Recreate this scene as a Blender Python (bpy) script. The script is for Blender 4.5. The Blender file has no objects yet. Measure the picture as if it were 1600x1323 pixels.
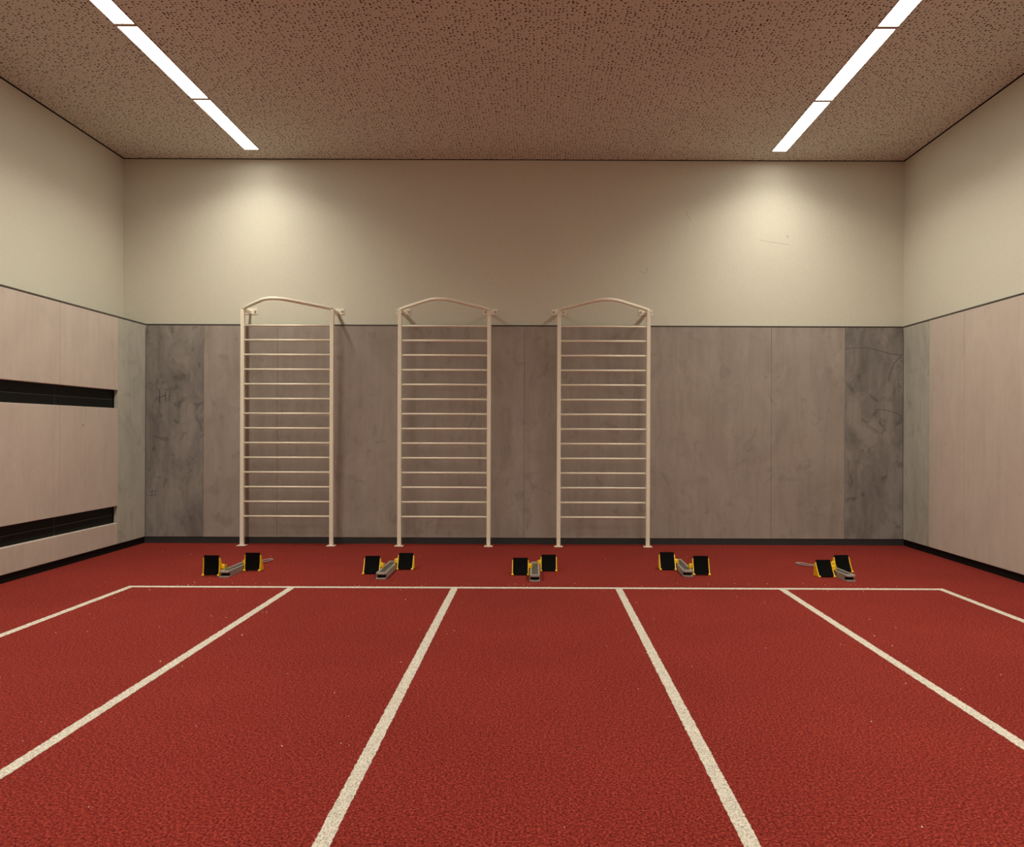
import bpy, bmesh, math, random
from mathutils import Vector, Matrix
random.seed(7)
S = bpy.context.scene
COL = S.collection

# ------------------------------------------------------------------ camera
F_PX, CAM_H = 1150.0, 1.18
cam_d = bpy.data.cameras.new('camera')
cam = bpy.data.objects.new('camera', cam_d); COL.objects.link(cam); S.camera = cam
cam_d.sensor_fit = 'HORIZONTAL'; cam_d.sensor_width = 36.0
cam_d.lens = F_PX / 1600 * 36
cam_d.shift_x = -38 / 1600
cam_d.shift_y = 10.7 / 1600
cam_d.clip_start = 0.05; cam_d.clip_end = 60
cam.matrix_world = Matrix.Translation((0, 0, CAM_H)) @ Matrix.Rotation(math.radians(90), 4, 'X') @ Matrix.Rotation(0.0035, 4, 'Z')

# ------------------------------------------------------------------ world, exposure
W = bpy.data.worlds.new('world'); S.world = W; W.use_nodes = True
W.node_tree.nodes['Background'].inputs[0].default_value = (0.02, 0.018, 0.015, 1)
W.node_tree.nodes['Background'].inputs[1].default_value = 0.2
S.view_settings.view_transform = 'Standard'; S.view_settings.look = 'None'
S.view_settings.gamma = 1.0; S.view_settings.use_curve_mapping = False
S.view_settings.exposure = 0.0

# ------------------------------------------------------------------ light settings (lamps are built further down, in strip_light)
LAMP_COLOR = (1.0, 0.96, 0.80)
LAMP_WATTS = 15.5
LAMP_SPREAD = 139
DIFFUSER_GLOW = 14.5

# ------------------------------------------------------------------ dimensions (metres; camera at x=0, y=0)
XL, XR = -4.315, 3.83          # upper side walls
YB, YF = 7.68, -3.0            # far wall, wall behind the camera
PXL, PXR = -4.048, 3.80        # faces of the padding on the side walls
PYB = 7.624                    # face of the padding on the far wall
ZC = 4.0                       # ceiling
PZ0, PZ1 = 0.066, 2.256        # padding bottom, top
START_Y = 5.51

# ------------------------------------------------------------------ material helpers
def new_mat(name, rough=0.8, spec=0.3):
    m = bpy.data.materials.new(name); m.use_nodes = True
    nt = m.node_tree; b = nt.nodes['Principled BSDF']
    b.inputs['Roughness'].default_value = rough
    b.inputs['Specular IOR Level'].default_value = spec
    return m, nt, b
def N(nt, t, **kw):
    n = nt.nodes.new(t)
    for k, v in kw.items():
        if k in n.inputs: n.inputs[k].default_value = v
        else: setattr(n, k, v)
    return n
def pos_vec(nt, scale=(1, 1, 1), offset=(0, 0, 0)):
    g = N(nt, 'ShaderNodeNewGeometry'); mp = N(nt, 'ShaderNodeMapping')
    mp.inputs['Scale'].default_value = scale; mp.inputs['Location'].default_value = offset
    nt.links.new(g.outputs['Position'], mp.inputs['Vector']); return mp.outputs[0]
def noise(nt, vec, scale, detail=4, rough=0.55, dist=0.0):
    n = N(nt, 'ShaderNodeTexNoise')
    n.inputs['Scale'].default_value = scale; n.inputs['Detail'].default_value = detail
    n.inputs['Roughness'].default_value = rough; n.inputs['Distortion'].default_value = dist
    nt.links.new(vec, n.inputs['Vector']); return n.outputs['Fac']
def ramp(nt, fac, stops):
    r = N(nt, 'ShaderNodeValToRGB'); e = r.color_ramp.elements
    while len(e) > len(stops): e.remove(e[-1])
    while len(e) < len(stops): e.new(1.0)
    for i, (p, c) in enumerate(stops):
        e[i].position = p; e[i].color = (c, c, c, 1) if isinstance(c, (int, float)) else (*c, 1)
    nt.links.new(fac, r.inputs[0]); return r.outputs[0]
def mixc(nt, a, b, fac, mode='MIX'):
    m = N(nt, 'ShaderNodeMix'); m.data_type = 'RGBA'; m.blend_type = mode
    for i, v in ((6, a), (7, b), (0, fac)):
        if hasattr(v, 'is_output'): nt.links.new(v, m.inputs[i])
        elif i == 0: m.inputs[0].default_value = v
        else: m.inputs[i].default_value = (*v, 1)
    return m.outputs[2]
def bump(nt, b, h, strength, dist):
    n = N(nt, 'ShaderNodeBump'); n.inputs['Strength'].default_value = strength
    n.inputs['Distance'].default_value = dist
    nt.links.new(h, n.inputs['Height']); nt.links.new(n.outputs[0], b.inputs['Normal'])
def plain(name, col, rough=0.6, spec=0.4, metal=0.0):
    m, nt, b = new_mat(name, rough, spec)
    v = noise(nt, pos_vec(nt), 60, 3)
    c = ramp(nt, v, [(0.3, tuple(x * 0.93 for x in col)), (0.7, tuple(min(1, x * 1.05) for x in col))])
    nt.links.new(c, b.inputs['Base Color']); b.inputs['Metallic'].default_value = metal
    return m

# --- upper wall: fine stippled cream plaster
m, nt, b = new_mat('cream_plaster', 0.9, 0.15)
v = pos_vec(nt)
fine = noise(nt, pos_vec(nt, (1, 1, 0.35)), 180, 3)
big = noise(nt, v, 0.9, 3)
c = ramp(nt, big, [(0.3, (0.625, 0.60, 0.505)), (0.7, (0.65, 0.625, 0.525))])
c = mixc(nt, c, ramp(nt, fine, [(0.25, 0.90), (0.75, 1.04)]), 0.8, 'MULTIPLY')
nt.links.new(c, b.inputs['Base Color']); bump(nt, b, fine, 0.12, 0.002)
M_WALL = m

# --- ceiling: plasterboard with scattered round perforations of several sizes
m, nt, b = new_mat('perforated_board', 0.9, 0.15)
v = pos_vec(nt, (1, 1, 0))
def holes(scale, off, r0, r1):
    vo = N(nt, 'ShaderNodeTexVoronoi'); vo.voronoi_dimensions = '2D'; vo.feature = 'F1'
    vo.inputs['Scale'].default_value = scale; vo.inputs['Randomness'].default_value = 0.72
    nt.links.new(pos_vec(nt, (1, 1, 0), (off, off * 0.6, 0)), vo.inputs['Vector'])
    sep = N(nt, 'ShaderNodeSeparateColor'); nt.links.new(vo.outputs['Color'], sep.inputs[0])
    mr = N(nt, 'ShaderNodeMapRange'); mr.inputs['To Min'].default_value = r0; mr.inputs['To Max'].default_value = r1
    nt.links.new(sep.outputs[0], mr.inputs[0])
    lt = N(nt, 'ShaderNodeMath', operation='LESS_THAN')
    nt.links.new(vo.outputs['Distance'], lt.inputs[0]); nt.links.new(mr.outputs[0], lt.inputs[1])
    return lt.outputs[0]
h1 = holes(35, 3.1, 0.07, 0.30)
big = noise(nt, v, 0.7, 2)
c = ramp(nt, big, [(0.3, (0.63, 0.60, 0.52)), (0.7, (0.67, 0.63, 0.55))])
c = mixc(nt, c, (0.09, 0.05, 0.032), h1)
nt.links.new(c, b.inputs['Base Color'])
M_CEIL = m

# --- red granulated rubber floor
m, nt, b = new_mat('red_rubber_granulate', 0.95, 0.12)
v = pos_vec(nt)
grain = noise(nt, v, 120, 2, 0.7)
med = noise(nt, v, 60, 4, 0.65)
big = noise(nt, v, 1.1, 4, 0.6)
c = ramp(nt, grain, [(0.30, (0.070, 0.006, 0.005)), (0.48, (0.215, 0.0185, 0.013)), (0.70, (0.37, 0.062, 0.044))])
c = mixc(nt, c, ramp(nt, med, [(0.3, 0.62), (0.7, 1.24)]), 0.8, 'MULTIPLY')
c = mixc(nt, c, ramp(nt, big, [(0.3, 0.90), (0.7, 1.06)]), 1.0, 'MULTIPLY')
nt.links.new(c, b.inputs['Base Color']); bump(nt, b, grain, 0.6, 0.003)
M_FLOOR = m

# --- white paint over the granulate
m, nt, b = new_mat('white_line_paint', 0.8, 0.25)
v = pos_vec(nt)
g = noise(nt, v, 150, 3, 0.8)
g2 = noise(nt, v, 25, 3, 0.6)
c = ramp(nt, g, [(0.34, (0.16, 0.12, 0.09)), (0.46, (0.62, 0.56, 0.48)), (0.62, (0.84, 0.79, 0.70))])
c = mixc(nt, c, ramp(nt, g2, [(0.3, 0.86), (0.65, 1.0)]), 1.0, 'MULTIPLY')
nt.links.new(c, b.inputs['Base Color']); bump(nt, b, g, 0.6, 0.003)
M_LINE = m

# --- suede-like cloth on the impact pads; smudges where the nap has been brushed
def suede(name, lo, hi, smudge, seed, streak=0.5):
    m, nt, b = new_mat(name, 0.95, 0.1)
    b.inputs['Sheen Weight'].default_value = 0.15; b.inputs['Sheen Roughness'].default_value = 0.6
    a = noise(nt, pos_vec(nt, (1, 1, 0.55), (seed, seed * .7, 0)), 3.2, 7, 0.68, 0.8)
    s = noise(nt, pos_vec(nt, (1, 1, 0.10), (seed * 2, 0, 0)), 13, 5, 0.65, 0.3)
    sp = noise(nt, pos_vec(nt, (1, 1, 0.8), (0, seed, seed)), 6.5, 3, 0.55, 1.2)
    weave = noise(nt, pos_vec(nt, (1, 1, 1)), 330, 2)
    c = ramp(nt, a, [(0.36, lo), (0.62, hi)])
    c = mixc(nt, c, ramp(nt, s, [(0.34, 0.80), (0.55, 1.0)]), streak, 'MULTIPLY')
    c = mixc(nt, c, ramp(nt, sp, [(0.30, 1 - smudge), (0.41, 1.0)]), 1.0, 'MULTIPLY')
    c = mixc(nt, c, ramp(nt, weave, [(0.3, 0.90), (0.7, 1.06)]), 1.0, 'MULTIPLY')
    nt.links.new(c, b.inputs['Base Color']); bump(nt, b, weave, 0.15, 0.001)
    return m
M_PAD_BACK = suede('taupe_suede', (0.315, 0.268, 0.236), (0.372, 0.322, 0.284), 0.15, 3.3)
M_PAD_BACK_DARK = suede('dark_grey_suede', (0.17, 0.155, 0.145), (0.30, 0.273, 0.252), 0.36, 8.1, 0.7)
M_PAD_SIDE = suede('beige_suede', (0.515, 0.435, 0.375), (0.57, 0.485, 0.42), 0.05, 5.7, 0.3)
M_PAD_SIDE_GREY = suede('grey_suede', (0.375, 0.365, 0.31), (0.46, 0.45, 0.385), 0.16, 1.9, 0.6)
M_BASE = plain('slate_baseboard_rubber', (0.028, 0.031, 0.033), 0.5, 0.4)
M_TOE = plain('shaded_toe_kick', (0.005, 0.0048, 0.0045), 0.7, 0.15)  # shadow of the recess under the side pads put into the colour
M_TRIM = plain('dark_trim_metal', (0.075, 0.065, 0.058), 0.5, 0.4)
M_VOID = plain('dark_cavity', (0.012, 0.008, 0.006), 0.9, 0.1)  # near black, stands in for shade inside gaps and hollows
M_BLACKBOARD = plain('black_slot_board', (0.004, 0.0055, 0.005), 0.45, 0.2)
M_BEAD = plain('grey_bead', (0.075, 0.08, 0.075), 0.4, 0.5)
M_CREAM = plain('cream_enamel', (0.86, 0.80, 0.66), 0.38, 0.5)
M_BOLT = plain('bolt_steel', (0.45, 0.41, 0.35), 0.5, 0.5, 0.2)
M_YELLOW = plain('yellow_plastic', (0.95, 0.60, 0.02), 0.32, 0.5)
M_OLIVE = plain('olive_yellow_plastic', (0.55, 0.46, 0.02), 0.45, 0.5)
M_RUBBER = plain('black_pedal_rubber', (0.0035, 0.0035, 0.0035), 0.9, 0.08)
M_RAIL = plain('grey_cast_aluminium', (0.42, 0.38, 0.35), 0.42, 0.5, 0.35)
M_RAIL_DARK = plain('dark_grey_slot', (0.17, 0.155, 0.13), 0.6, 0.4, 0.2)
M_FRAME = plain('lamp_frame_brown', (0.45, 0.34, 0.26), 0.5, 0.4)
M_INK = plain('brushed_writing', (0.075, 0.055, 0.048), 0.95, 0.1)
M_INK_BLUE = plain('blue_ink', (0.05, 0.05, 0.09), 0.9, 0.1)
M_SCUFF = plain('scuff_line', (0.115, 0.09, 0.085), 0.95, 0.1)
M_CRUMB = plain('white_crumb', (0.80, 0.72, 0.60), 0.8, 0.2)
m, nt, b = new_mat('lamp_diffuser', 0.5, 0.3)
b.inputs['Base Color'].default_value = (0.9, 0.9, 0.88, 1)
b.inputs['Emission Color'].default_value = (1.0, 0.965, 0.85, 1)
b.inputs['Emission Strength'].default_value = DIFFUSER_GLOW
M_DIFF = m

# ------------------------------------------------------------------ mesh helpers
def obj(name, bm, mat, parent=None, smooth=False, bevel=0.0, seg=2):
    me = bpy.data.meshes.new(name)
    bmesh.ops.recalc_face_normals(bm, faces=bm.faces[:])
    bm.to_mesh(me); bm.free()
    me.materials.append(mat)
    if smooth:
        for p in me.polygons: p.use_smooth = True
    o = bpy.data.objects.new(name, me); COL.objects.link(o)
    if parent: o.parent = parent
    if bevel:
        md = o.modifiers.new('bevel', 'BEVEL'); md.width = bevel; md.segments = seg
        md.limit_method = 'ANGLE'; md.angle_limit = math.radians(40)
    return o
def box(bm, x0, x1, y0, y1, z0, z1):
    v = [bm.verts.new(p) for p in ((x0,y0,z0),(x1,y0,z0),(x1,y1,z0),(x0,y1,z0),(x0,y0,z1),(x1,y0,z1),(x1,y1,z1),(x0,y1,z1))]
    for f in ((0,3,2,1),(4,5,6,7),(0,1,5,4),(1,2,6,5),(2,3,7,6),(3,0,4,7)): bm.faces.new([v[i] for i in f])
    return v
def prism(bm, pts, axis, a0, a1):
    """polygon extruded along an axis; pts are the two other coordinates in order"""
    def P(p, a): return {'x': (a, p[0], p[1]), 'y': (p[0], a, p[1]), 'z': (p[0], p[1], a)}[axis]
    lo = [bm.verts.new(P(p, a0)) for p in pts]; hi = [bm.verts.new(P(p, a1)) for p in pts]
    n = len(pts)
    bm.faces.new(lo); bm.faces.new(hi[::-1])
    for i in range(n): bm.faces.new((lo[i], hi[i], hi[(i+1) % n], lo[(i+1) % n]))
def tube(bm, pts, r, seg=14, flat=1.0):
    pts = [Vector(p) for p in pts]; rings = []
    up0 = Vector((0, 0, 1))
    for i, p in enumerate(pts):
        t = (pts[min(i+1, len(pts)-1)] - pts[max(i-1, 0)]).normalized()
        up = up0 if abs(t.dot(up0)) < 0.95 else Vector((0, 1, 0))
        a = t.cross(up).normalized(); bb = a.cross(t).normalized()
        rings.append([bm.verts.new(p + a * r * math.cos(2*math.pi*k/seg) + bb * r * flat * math.sin(2*math.pi*k/seg)) for k in range(seg)])
    for i in range(len(rings)-1):
        for k in range(seg):
            bm.faces.new((rings[i][k], rings[i][(k+1) % seg], rings[i+1][(k+1) % seg], rings[i+1][k]))
    bm.faces.new(rings[0][::-1]); bm.faces.new(rings[-1])
def BM(): return bmesh.new()
def struct(name, bm, mat, parent=None, **kw):
    o = obj(name, bm, mat, parent, **kw)
    if parent is None: o['kind'] = 'structure'
    return o
def tag(o, label, cat, group=None):
    o['label'] = label; o['category'] = cat
    if group: o['group'] = group
    return o
def empty(name, loc, label, cat, group=None, rz=0):
    o = bpy.data.objects.new(name, None); COL.objects.link(o)
    o.location = loc; o.rotation_euler = (0, 0, rz); o.empty_display_size = 0.1
    return tag(o, label, cat, group)

# ------------------------------------------------------------------ the room
bm = BM(); box(bm, XL-0.15, XR+0.15, YF-0.15, YB+0.15, -0.15, 0); floor = struct('floor', bm, M_FLOOR)
bm = BM(); box(bm, XL, XR, YB, YB+0.15, 0, 4.15); wall_back = struct('wall_back', bm, M_WALL)
bm = BM(); box(bm, XL-0.15, XL, YF, YB+0.15, 0, 4.15); struct('wall_left', bm, M_WALL)
bm = BM(); box(bm, XR, XR+0.15, YF, YB+0.15, 0, 4.15); struct('wall_right', bm, M_WALL)
bm = BM(); box(bm, XL-0.15, XR+0.15, YF-0.15, YF, 0, 4.15); struct('wall_front', bm, M_WALL)
bm = BM(); box(bm, XL+0.014, XR-0.014, YF+0.02, YB-0.014, ZC, ZC+0.03); struct('ceiling', bm, M_CEIL)
bm = BM(); box(bm, XL-0.15, XR+0.15, YF-0.15, YB+0.15, 4.15, 4.3)
struct('ceiling_slab', bm, M_VOID)
# dark strips on the walls: shade of the ceiling gap put in as colour
bm = BM(); box(bm, XL, XR, YB-0.004, YB, ZC-0.004, 4.15); struct('gap_shade_1', bm, M_VOID)
bm = BM(); box(bm, XL, XL+0.004, YF, YB-0.004, ZC-0.006, 4.15); struct('gap_shade_2', bm, M_VOID)
bm = BM(); box(bm, XR-0.004, XR, YF, YB-0.004, ZC-0.006, 4.15); struct('gap_shade_3', bm, M_VOID)
# lining behind the left-hand padding (deep service cavity)
bm = BM(); box(bm, XL, -4.108, YF, YB, 0, PZ1); struct('wall_left_lining', bm, M_VOID)
# dark cap rails on top of the padding
bm = BM(); box(bm, PXL-0.001, PXR+0.001, PYB-0.003, YB, PZ1+0.001, PZ1+0.013); struct('trim_4', bm, M_TRIM)
bm = BM(); box(bm, XL, PXL+0.003, YF, PYB-0.003, PZ1+0.001, PZ1+0.013); struct('trim_5', bm, M_TRIM)
bm = BM(); box(bm, PXR-0.003, XR, YF, PYB-0.003, PZ1+0.001, PZ1+0.013); struct('trim_6', bm, M_TRIM)
# baseboards, slightly behind the padding
bm = BM(); box(bm, PXL-0.012, PXR+0.012, PYB+0.006, YB, 0, PZ0-0.002); struct('baseboard_back', bm, M_BASE)
bm = BM(); box(bm, -4.108, PXL-0.012, YF, PYB+0.006, 0, PZ0-0.002); struct('baseboard_left', bm, M_TOE)
bm = BM(); box(bm, PXR+0.012, XR, YF, PYB+0.006, 0, PZ0-0.002); struct('baseboard_right', bm, M_TOE)

# lines painted on the floor
def ribbon(name, x0, y0, x1, y1, w, step, label):
    d = Vector((x1-x0, y1-y0)); L = d.length; d /= L; n = Vector((-d.y, d.x))
    k = max(2, int(L/step)); bm = BM(); prev = None
    for i in range(k+1):
        p = Vector((x0, y0)) + d * L * i / k
        ja, jb = random.uniform(-.0022, .0022), random.uniform(-.0022, .0022)
        q = [p + n*(w/2+ja), p - n*(w/2+jb)]
        ring = [bm.verts.new((q[0].x, q[0].y, 0.0015)), bm.verts.new((q[1].x, q[1].y, 0.0015)),
                bm.verts.new((q[1].x, q[1].y, 0.0)), bm.verts.new((q[0].x, q[0].y, 0.0))]
        if prev:
            for a in range(3):
                j = (3, 0, 1)[a]; kk = (j+1) % 4
                bm.faces.new((prev[j], prev[kk], ring[kk], ring[j]))
        prev = ring
    o = obj(name, bm, M_LINE, floor); o['label'] = label; return o
LX = [(-3.032, 'white lane line nearest the left wall'), (-1.822, 'white lane line second from the left wall'),
      (-0.607, 'white lane line just left of the middle lane'), (0.619, 'white lane line just right of the middle lane'),
      (1.838, 'white lane line second from the right wall'), (3.035, 'white lane line nearest the right wall')]
for x, lab in LX:
    xe = x + (-0.10 if x < -3 else 0.08 if x > 3 else 0)
    ribbon('lane_line', x, START_Y-0.026, xe, YF+0.05, 0.05, 0.012, lab)
ribbon('start_line', -3.057, START_Y, 3.060, START_Y, 0.05, 0.010, 'white line across the lanes in front of the starting blocks')

# ------------------------------------------------------------------ impact pads
def pad(x0, x1, y0, y1, z0, z1, mat, label, group, bev=0.005):
    bm = BM(); cx, cy = (x0+x1)/2, (y0+y1)/2
    box(bm, x0-cx, x1-cx, y0-cy, y1-cy, 0, z1-z0)
    o = obj('padded_wall_panel', bm, mat, None, bevel=bev, seg=3)
    o.location = (cx, cy, z0)
    for p in o.data.polygons: p.use_smooth = False
    return tag(o, label, 'wall pad', group)
G = 0.0016
BX = [PXL, -3.447, -2.685, -1.405, -0.126, 1.153, 2.433, 3.195, PXR]
BL = ['dark grey smudged pad in the left corner of the far wall, with Hi written on it',
      'taupe pad on the far wall between the dark left corner pad and the left wall bars',
      'taupe pad on the far wall behind the left wall bars and to their right',
      'taupe pad on the far wall behind the middle wall bars',
      'taupe pad on the far wall behind the right wall bars',
      'wide bare taupe pad on the far wall just right of the right wall bars',
      'narrow taupe pad on the far wall beside the dark right corner pad',
      'dark grey smudged pad in the right corner of the far wall, with a curved scuff']
BL.insert(1, None); BL.pop(1)
back_pads = []
for i in range(8):
    mt = M_PAD_BACK_DARK if i in (0, 7) else M_PAD_BACK
    back_pads.append(pad(BX[i]+0.0008, BX[i+1]-0.0008, PYB, YB-0.001, PZ0, PZ1, mt, BL[i], 'pads on the far wall', 0.0025))

SZ = [(0.435, 0.272), (1.553, 1.379)]          # the two slots: (top, bottom)
LY = [PYB, 7.122, 6.612, 6.253, 5.383, 4.513, 3.643]
LB, LFc = -4.090, PXL
gl = 'pads on the left wall'
pad(LB, LFc, 7.122+G, PYB-G, PZ0, PZ1, M_PAD_SIDE_GREY, 'tall narrow greenish grey pad at the far end of the left wall', gl)
def lp(ya, yb, za, zb, label): pad(LB, LFc, yb+G, ya-G, za, zb, M_PAD_SIDE, label, gl)
lp(7.122, 6.253, SZ[1][0], PZ1, 'beige pad above the upper black slot, next to the grey pad on the left wall')
lp(6.253, 5.383, SZ[1][0], PZ1, 'beige pad above the upper black slot, at the left edge of the photo')
lp(7.122, 6.612, SZ[0][0], SZ[1][1], 'narrow beige pad between the two slots, next to the grey pad')
lp(6.612, 6.253, SZ[0][0], SZ[1][1], 'narrowest beige pad between the two slots, with a small dark hole')
lp(6.253, 5.383, SZ[0][0], SZ[1][1], 'wide beige pad between the two slots, at the left edge of the photo')
lp(7.122, 6.253, PZ0, SZ[0][1], 'low beige pad under the lower slot, next to the grey pad')
lp(6.253, 5.383, PZ0, SZ[0][1], 'low beige pad under the lower slot, at the left edge of the photo')
for o in list(COL.objects):
    if o.get('label', '').startswith('narrowest beige pad'):
        bm = BM(); t = 24
        tube(bm, [(0.0218, 0.135, 0.777), (0.0218-0.003+0.0035, 0.135, 0.777)], 0.006, 12)
        k = obj('key_hole', bm, M_VOID, o); k['label'] = 'small dark round hole'
gr = 'pads on the right wall'
RB = XR-0.0005
for (ya, yb, mt, lab) in ((PYB, 7.124, M_PAD_SIDE_GREY, 'narrow greenish grey pad at the far end of the right wall'),
                          (7.124, 6.546, M_PAD_SIDE, 'narrow beige pad beside the grey pad on the right wall'),
                          (6.546, 5.266, M_PAD_SIDE, 'wide beige pad at the right edge of the photo')):
    pad(PXR, RB, yb+G, ya-G, PZ0, PZ1, mt, lab, gr)
# the padding goes on past the frame towards the wall behind the camera
bm = BM(); box(bm, LB, LFc, YF, 5.383-G, PZ0, SZ[0][1]); box(bm, LB, LFc, YF, 5.383-G, SZ[0][0], SZ[1][1]); box(bm, LB, LFc, YF, 5.383-G, SZ[1][0], PZ1)
struct('wall_left_padding', bm, M_PAD_SIDE, bevel=0.006)
bm = BM(); box(bm, PXR, RB, YF, 5.266-G, PZ0, PZ1); struct('wall_right_padding', bm, M_PAD_SIDE, bevel=0.006)

# black boards seen inside the two slots
for (zt, zb), lab in ((SZ[1], 'black boards with a thin grey line inside the upper slot of the left wall'),
                      (SZ[0], 'black boards with a thin grey line inside the lower slot of the left wall')):
    o = empty('slot_backboard', (-4.108, 5.0, (zt+zb)/2), lab, 'recess panel', 'boards in the slots')
    zm = -0.004; hh = (zt-zb)/2+0.012
    for (ya, yb) in ((7.118, 6.255), (6.251, 5.385), (5.381, 4.0), (3.996, 2.0), (1.996, YF+0.01)):
        for (za, zc) in ((zm+0.0025, hh), (-hh, zm-0.0025)):
            bm = BM(); box(bm, 0.0005, 0.012, yb-5, ya-5, za, zc); obj('board', bm, M_BLACKBOARD, o)
    bm = BM(); box(bm, 0.0005, 0.0125, YF+0.01-5, 7.118-5, zm-0.0022, zm+0.0022); obj('grey_bead', bm, M_BEAD, o)
    bm = BM(); box(bm, 0.0125, 0.0132, 6.2512-5, 6.2548-5, -hh, hh); obj('joint_strip', bm, M_BEAD, o)

# writing and scuffs on the two dark pads
def strokes(name, parent, lines, mat, w, label, D=None):
    bm = BM(); px, pz = parent.location.x, parent.location.z
    D = D or PYB; yy = D - parent.location.y - 0.0006
    for line in lines:
        pts = []
        for (u, v) in line:
            a, b_ = u-838, v-672.2
            dx, dy = a + .0035*b_, b_ - .0035*a
            pts.append(Vector((dx*D/F_PX - px, -dy*D/F_PX + CAM_H - pz)))
        for p, q in zip(pts, pts[1:]):
            d = (q-p).normalized() * w * 0.4; n = Vector((-d.y, d.x)).normalized() * w/2
            c = [p-d+n, p-d-n, q+d-n, q+d+n]
            prism(bm, [(k.x, k.y) for k in c], 'y', yy, yy+0.0012)
    o = obj(name, bm, mat, parent); o['label'] = label; return o
strokes('finger_writing', back_pads[0], [[(249.3, 608), (249.8, 628.5)], [(258.6, 612), (258.9, 626)], [(249.8, 620.5), (254, 619.5), (258.6, 616)],
        [(265.3, 617), (264.3, 625.5)], [(265.2, 612.2), (265.8, 613.2)]], M_INK, 0.0068, 'the word Hi brushed into the cloth')
strokes('hash_mark', back_pads[0], [[(238.3, 764), (237.2, 776)], [(243.5, 765), (242, 776)], [(233.5, 768), (247.5, 767)], [(233.5, 773.5), (246, 772.5)]],
        M_INK_BLUE, 0.0035, 'faint blue hash mark')
strokes('scuff_line', back_pads[7], [[(1321, 544.5), (1340, 543.2), (1358, 543.5), (1372, 547), (1390, 552.5), (1410, 555)],
        [(1408, 556), (1398, 566), (1391, 582), (1388, 596)], [(1365, 640), (1382, 640), (1400, 645), (1409, 650)]], M_SCUFF, 0.0055, 'thin curved dark scuff lines')
M_FAINT = plain('faint_wall_scuff', (0.40, 0.35, 0.28), 0.95, 0.1)
strokes('scuff_mark', wall_back, [[(1187, 375), (1205, 378.5), (1233, 382)]], M_FAINT, 0.004, 'thin grey scratch', YB)
strokes('scuff_mark', wall_back, [[(1229.5, 368.5), (1231.5, 371)]], M_FAINT, 0.010, 'small grey spot', YB)
strokes('scuff_mark', wall_back, [[(1073, 329), (1072, 333), (1079, 344)]], M_FAINT, 0.004, 'thin bent scratch', YB)
strokes('scuff_mark', wall_back, [[(1009, 417), (1012, 423), (1008, 427.5), (1001, 424)]], M_FAINT, 0.004, 'hook-shaped scratch', YB)

# ------------------------------------------------------------------ strip lights
def strip_light(x, y1, label, group, cut=1.145):
    y0 = y1 - cut
    o = empty('linear_ceiling_light', (x, (y0+y1)/2, ZC), label, 'ceiling light', group)
    hl, hw = cut/2, 0.074
    bm = BM()
    for a in ((-hw, -hw+0.005, -hl, hl), (hw-0.005, hw, -hl, hl), (-hw+0.005, hw-0.005, -hl, -hl+0.018), (-hw+0.005, hw-0.005, hl-0.018, hl)):
        box(bm, a[0], a[1], a[2], a[3], -0.006, 0)
    obj('frame', bm, M_FRAME, o)
    bm = BM(); box(bm, -hw+0.005, hw-0.005, -hl+0.018, hl-0.018, -0.004, 0)
    obj('diffuser', bm, M_DIFF, o)
    l = bpy.data.lights.new('strip_lamp', 'AREA'); l.shape = 'RECTANGLE'
    l.size = 0.134; l.size_y = cut - 0.50; l.energy = LAMP_WATTS * cut / 1.145; l.color = LAMP_COLOR
    l.spread = math.radians(LAMP_SPREAD)
    lo = bpy.data.objects.new('strip_lamp', l); COL.objects.link(lo); lo.parent = o
    lo.location = (0, 0, -0.008)
    return o
ORD = ['nearest the far wall', 'second from the far wall', 'third from the far wall', 'fourth from the far wall', 'fifth from the far wall',
       'sixth from the far wall', 'seventh from the far wall', 'eighth from the far wall', 'ninth from the far wall']
for x, side in ((-2.873, 'left'), (2.434, 'right')):
    for k in range(9):
        strip_light(x, 7.425 - 1.147*k, 'white %s ceiling strip light, %s' % (side, ORD[k]), '%s row of strip lights' % side)

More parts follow.
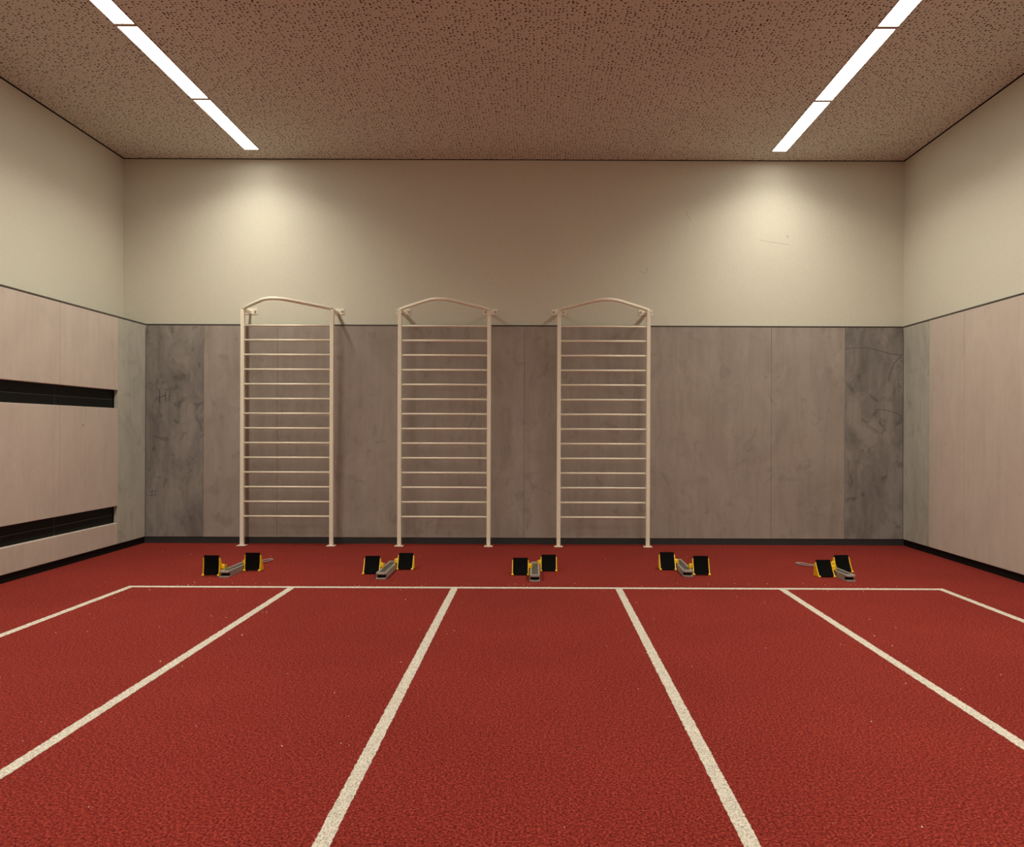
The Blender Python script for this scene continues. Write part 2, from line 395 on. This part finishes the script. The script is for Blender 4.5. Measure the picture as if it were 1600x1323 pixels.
# ------------------------------------------------------------------ wall bars
YLEG = 7.48; ZTOP = 2.398
def wall_bars(cx, label):
    o = empty('wall_bars', (cx, YLEG, 0), label, 'wall bars', 'gym wall bars on the far wall')
    hs = 0.4535
    for s in (-1, 1):
        bm = BM(); box(bm, s*hs-0.019, s*hs+0.019, -0.017, 0.017, 0.006, ZTOP)
        obj('upright', bm, M_CREAM, o, bevel=0.004, seg=2)
        bm = BM(); box(bm, s*hs-0.043, s*hs+0.043, -0.045, 0.035, 0, 0.006)
        obj('foot_plate', bm, M_CREAM, o, bevel=0.002)
        bm = BM()
        box(bm, s*hs-0.073, s*hs+0.073, YB-YLEG-0.006, YB-YLEG, ZTOP-0.018, ZTOP+0.044)
        box(bm, s*hs-0.012, s*hs+0.012, 0.017, YB-YLEG-0.006, ZTOP-0.016, ZTOP+0.014)
        br = obj('wall_bracket', bm, M_CREAM, o, bevel=0.002)
        for t in (-1, 1):
            bm = BM(); px = s*hs + t*0.052
            tube(bm, [(px, YB-YLEG-0.006, ZTOP+0.013), (px, YB-YLEG-0.009, ZTOP+0.013)], 0.013, 16)
            tube(bm, [(px, YB-YLEG-0.009, ZTOP+0.013), (px, YB-YLEG-0.016, ZTOP+0.013)], 0.0085, 6)
            obj('bolt', bm, M_BOLT, br)
    for i in range(14):
        z = 0.297 + 0.1492*i
        bm = BM(); tube(bm, [(-hs+0.018, 0.0, z), (hs-0.018, 0.0, z)], 0.0105, 14)
        obj('rung', bm, M_CREAM, o, smooth=True)
    # pull-up bar: bends out from the uprights towards the room
    Fw, q = 0.50, 0.14
    def P(x, t): return Vector((x, -Fw*t, ZTOP+0.010+0.034*t))
    pts = [Vector((-hs, 0.012, ZTOP+0.010)), P(-hs+0.02, 0.02)]
    tq = 1 - q/hs
    for k in range(1, 5): pts.append(P(-hs + (hs-q)*k/4, tq*k/4))
    A, C, D = P(-q, tq), P(0, 1.0), P(q, tq)
    for k in range(1, 12):
        u = k/12; pts.append(A*(1-u)**2 + C*2*u*(1-u) + D*u*u)
    for k in range(4, 0, -1): pts.append(P(hs - (hs-q)*k/4, tq*k/4))
    pts += [P(hs-0.02, 0.02), Vector((hs, 0.012, ZTOP+0.010))]
    bm = BM(); tube(bm, pts, 0.0165, 18)
    obj('pull_up_bar', bm, M_CREAM, o, smooth=True)
    return o
wall_bars(-2.533, 'cream metal wall bars with bent top bar, leftmost of three, nearest the left wall')
wall_bars(-0.936, 'cream metal wall bars with bent top bar, middle of the three')
wall_bars(0.682, 'cream metal wall bars with bent top bar, rightmost of three, beside the bare pads')

# ------------------------------------------------------------------ starting blocks
def make_pedal(side, L, lean):
    """pedal mesh set in local coordinates: x across (inner side towards the rail), y backwards, z up; lean = face angle from the floor"""
    parts = []
    ca, sa = math.cos(lean), math.sin(lean)
    def pt(u, v=0.0):                                  # u along the face, v behind it; the face is slightly hollow
        v += 0.007 * math.sin(math.pi * min(u / L, 1.0))
        return (u*ca + v*sa, 0.005 + u*sa - v*ca + 0.004)
    us = [L*k/8 for k in range(9)]
    bm = BM(); hw = 0.060
    prism(bm, [pt(u) for u in us] + [pt(u, 0.010) for u in us[::-1]], 'x', -hw, hw)
    parts.append(('rubber_face', bm, M_RUBBER, 0.002))
    ur = [u*0.86 for u in us]
    for s in (-1, 1):
        bm = BM(); x0, x1 = sorted((s*0.0612, s*0.0682))
        prism(bm, [pt(u, -0.002) for u in ur] + [pt(u, 0.013) for u in ur[::-1]], 'x', x0, x1)
        web0, web1 = sorted((s*0.0625, s*0.0660))
        tx, tz = pt(ur[-1], 0.010); fx = max(tx + 0.028, 0.078)
        prism(bm, [(0.014, 0.003), (tx, tz), (tx+0.006, tz-0.006), (fx, 0.012), (fx, 0.001)], 'x', web0, web1)
        prism(bm, [(fx-0.010, 0.0), (fx, 0.0), (fx, 0.014), (tx+0.009, tz-0.004), (tx, tz-0.004)], 'x', x0, x1)
        tube(bm, [(s*0.072, -0.003, 0.0085), (s*0.054, -0.003, 0.0085)], 0.0080, 12)
        parts.append(('side_frame', bm, M_YELLOW, 0.0012))
    # connector that hooks into the rail
    bm = BM(); i = -side
    a, b_ = sorted((i*0.063, i*0.093)); box(bm, a, b_, 0.040, 0.068, 0.054, 0.078)
    a, b_ = sorted((i*0.081, i*0.093)); box(bm, a, b_, 0.046, 0.062, 0.046, 0.056)
    tube(bm, [(i*0.060, 0.052, 0.082), (i*0.088, 0.052, 0.082)], 0.008, 12)
    parts.append(('rail_hook', bm, M_YELLOW, 0.002))
    bm = BM(); a, b_ = sorted((i*0.093, i*0.098)); box(bm, a, b_, 0.034, 0.072, 0.048, 0.084)
    parts.append(('hook_plate', bm, M_OLIVE, 0.002))
    return parts
RL = 0.56
def starting_block(x, y, rz, left, right, leans, swivel, label):
    o = empty('starting_block', (x, y, 0), label, 'starting block', 'starting blocks behind the start line', rz)
    bm = BM(); hw, c = 0.040, 0.014
    prism(bm, [(-hw-0.001, c), (-hw+c, 0), (hw-c, 0), (hw+0.001, c), (hw+0.001, RL), (-hw-0.001, RL)], 'z', 0.0, 0.009)      # bottom plate
    prism(bm, [(-hw, c+0.006), (-hw+c, 0.006), (hw-c, 0.006), (hw, c+0.006), (hw, 0.045), (-hw, 0.045)], 'z', 0.036, 0.050)      # nose of the top
    for s in (-1, 1):
        a, b_ = sorted((s*hw, s*(hw-0.005))); box(bm, a, b_, 0.045, RL, 0.009, 0.050)                             # side walls
        a, b_ = sorted((s*(hw-0.005), s*(hw-0.016))); box(bm, a, b_, 0.045, RL, 0.044, 0.050)                             # top lips
    box(bm, -hw+0.016, hw-0.016, RL-0.02, RL, 0.009, 0.050)
    rail = obj('rail', bm, M_RAIL, o, bevel=0.0015)
    bm = BM(); box(bm, -hw+0.006, hw-0.006, 0.05, RL-0.022, 0.036, 0.041)
    k = 0
    yy = 0.06
    while yy < RL-0.04:
        box(bm, -hw+0.0165, -0.004, yy, yy+0.006, 0.041, 0.0465); box(bm, 0.004, hw-0.0165, yy, yy+0.006, 0.041, 0.0465)
        yy += 0.016
    obj('notched_track', bm, M_RAIL_DARK, rail)
    bm = BM(); box(bm, -hw+0.0055, hw-0.0055, 0.046, 0.050, 0.0095, 0.0355); obj('end_cavity_shade', bm, M_VOID, rail)  # dark plate standing in for the shade inside the open rail end
    # carrying loop lying on the floor behind the rail
    pts = [(-0.036, 0.0, 0.030), (-0.037, 0.06, 0.018), (-0.038, 0.14, 0.009), (-0.038, 0.20, 0.007)]
    for k in range(1, 12):
        a = math.pi * k/12; pts.append((-0.038*math.cos(a), 0.20 + 0.075*math.sin(a), 0.007))
    pts += [(0.038, 0.20, 0.007), (0.038, 0.14, 0.009), (0.037, 0.06, 0.018), (0.036, 0.0, 0.030)]
    bm = BM(); tube(bm, pts, 0.0058, 10, 0.9)
    lo = obj('carrying_loop', bm, M_RAIL, o, smooth=True); lo.location = (0, RL-0.015, 0); lo.rotation_euler = (0, 0, swivel)
    for side, (px, py), lean in ((-1, left, leans[0]), (1, right, leans[1])):
        e = bpy.data.objects.new('foot_pedal', None); COL.objects.link(e); e.parent = o
        e.location = (px, py, 0)
        for name, bm, mt, bv in make_pedal(side, lean[0], math.radians(lean[1])): obj(name, bm, mt, e, bevel=bv)
    return o
R = math.radians
starting_block(-2.486, 5.850, R(-2), (-0.125, 0.055), (0.118, 0.270), ((0.158, 88), (0.145, 86)), R(-14), 'starting block nearest the left wall, yellow pedals on a grey rail')
starting_block(-1.225, 5.800, R(0), (-0.118, 0.197), (0.121, 0.397), ((0.148, 66), (0.143, 61)), 0, 'starting block second from the left, below the left foot of the middle wall bars')
starting_block(-0.008, 5.733, R(0), (-0.118, 0.243), (0.116, 0.415), ((0.143, 62), (0.140, 62)), 0, 'starting block in the middle lane, its grey rail facing straight ahead')
starting_block(1.233, 5.940, R(-1), (-0.120, 0.276), (0.120, 0.068), ((0.156, 60), (0.152, 72)), R(2), 'starting block second from the right, left pedal set far back')
starting_block(2.481, 5.775, R(3), (-0.123, 0.170), (0.119, 0.365), ((0.144, 59), (0.146, 62)), R(24), 'starting block nearest the right wall, loop sticking out to the left')

# ------------------------------------------------------------------ crumbs of paint and chalk on the floor
bm = BM()
def crumb(x, y, r):
    m4 = Matrix.Translation((x, y, r*0.5)) @ Matrix.Rotation(random.uniform(0, 6.28), 4, 'Z') @ Matrix.Diagonal((random.uniform(.7, 1.6), random.uniform(.6, 1.1), 0.7, 1))
    bmesh.ops.create_icosphere(bm, subdivisions=1, radius=r, matrix=m4)
for i in range(260):
    if i < 120: x, y = random.gauss(random.choice((-2.4, -1.2, 0, 1.2, 2.4)), 0.35), START_Y + random.gauss(0.10, 0.16)
    elif i < 190: x, y = random.choice(LX)[0] + random.gauss(0, 0.12), random.uniform(2.0, 5.4)
    else: x, y = random.uniform(-3.8, 3.6), random.uniform(2.0, 7.4)
    if abs(x) < 3.7 and not (5.70 < y < 6.75): crumb(x, y, random.uniform(0.0013, 0.0034))
cr = obj('white_crumbs', bm, M_CRUMB); cr['kind'] = 'stuff'
tag(cr, 'tiny white crumbs scattered over the red floor', 'crumbs')
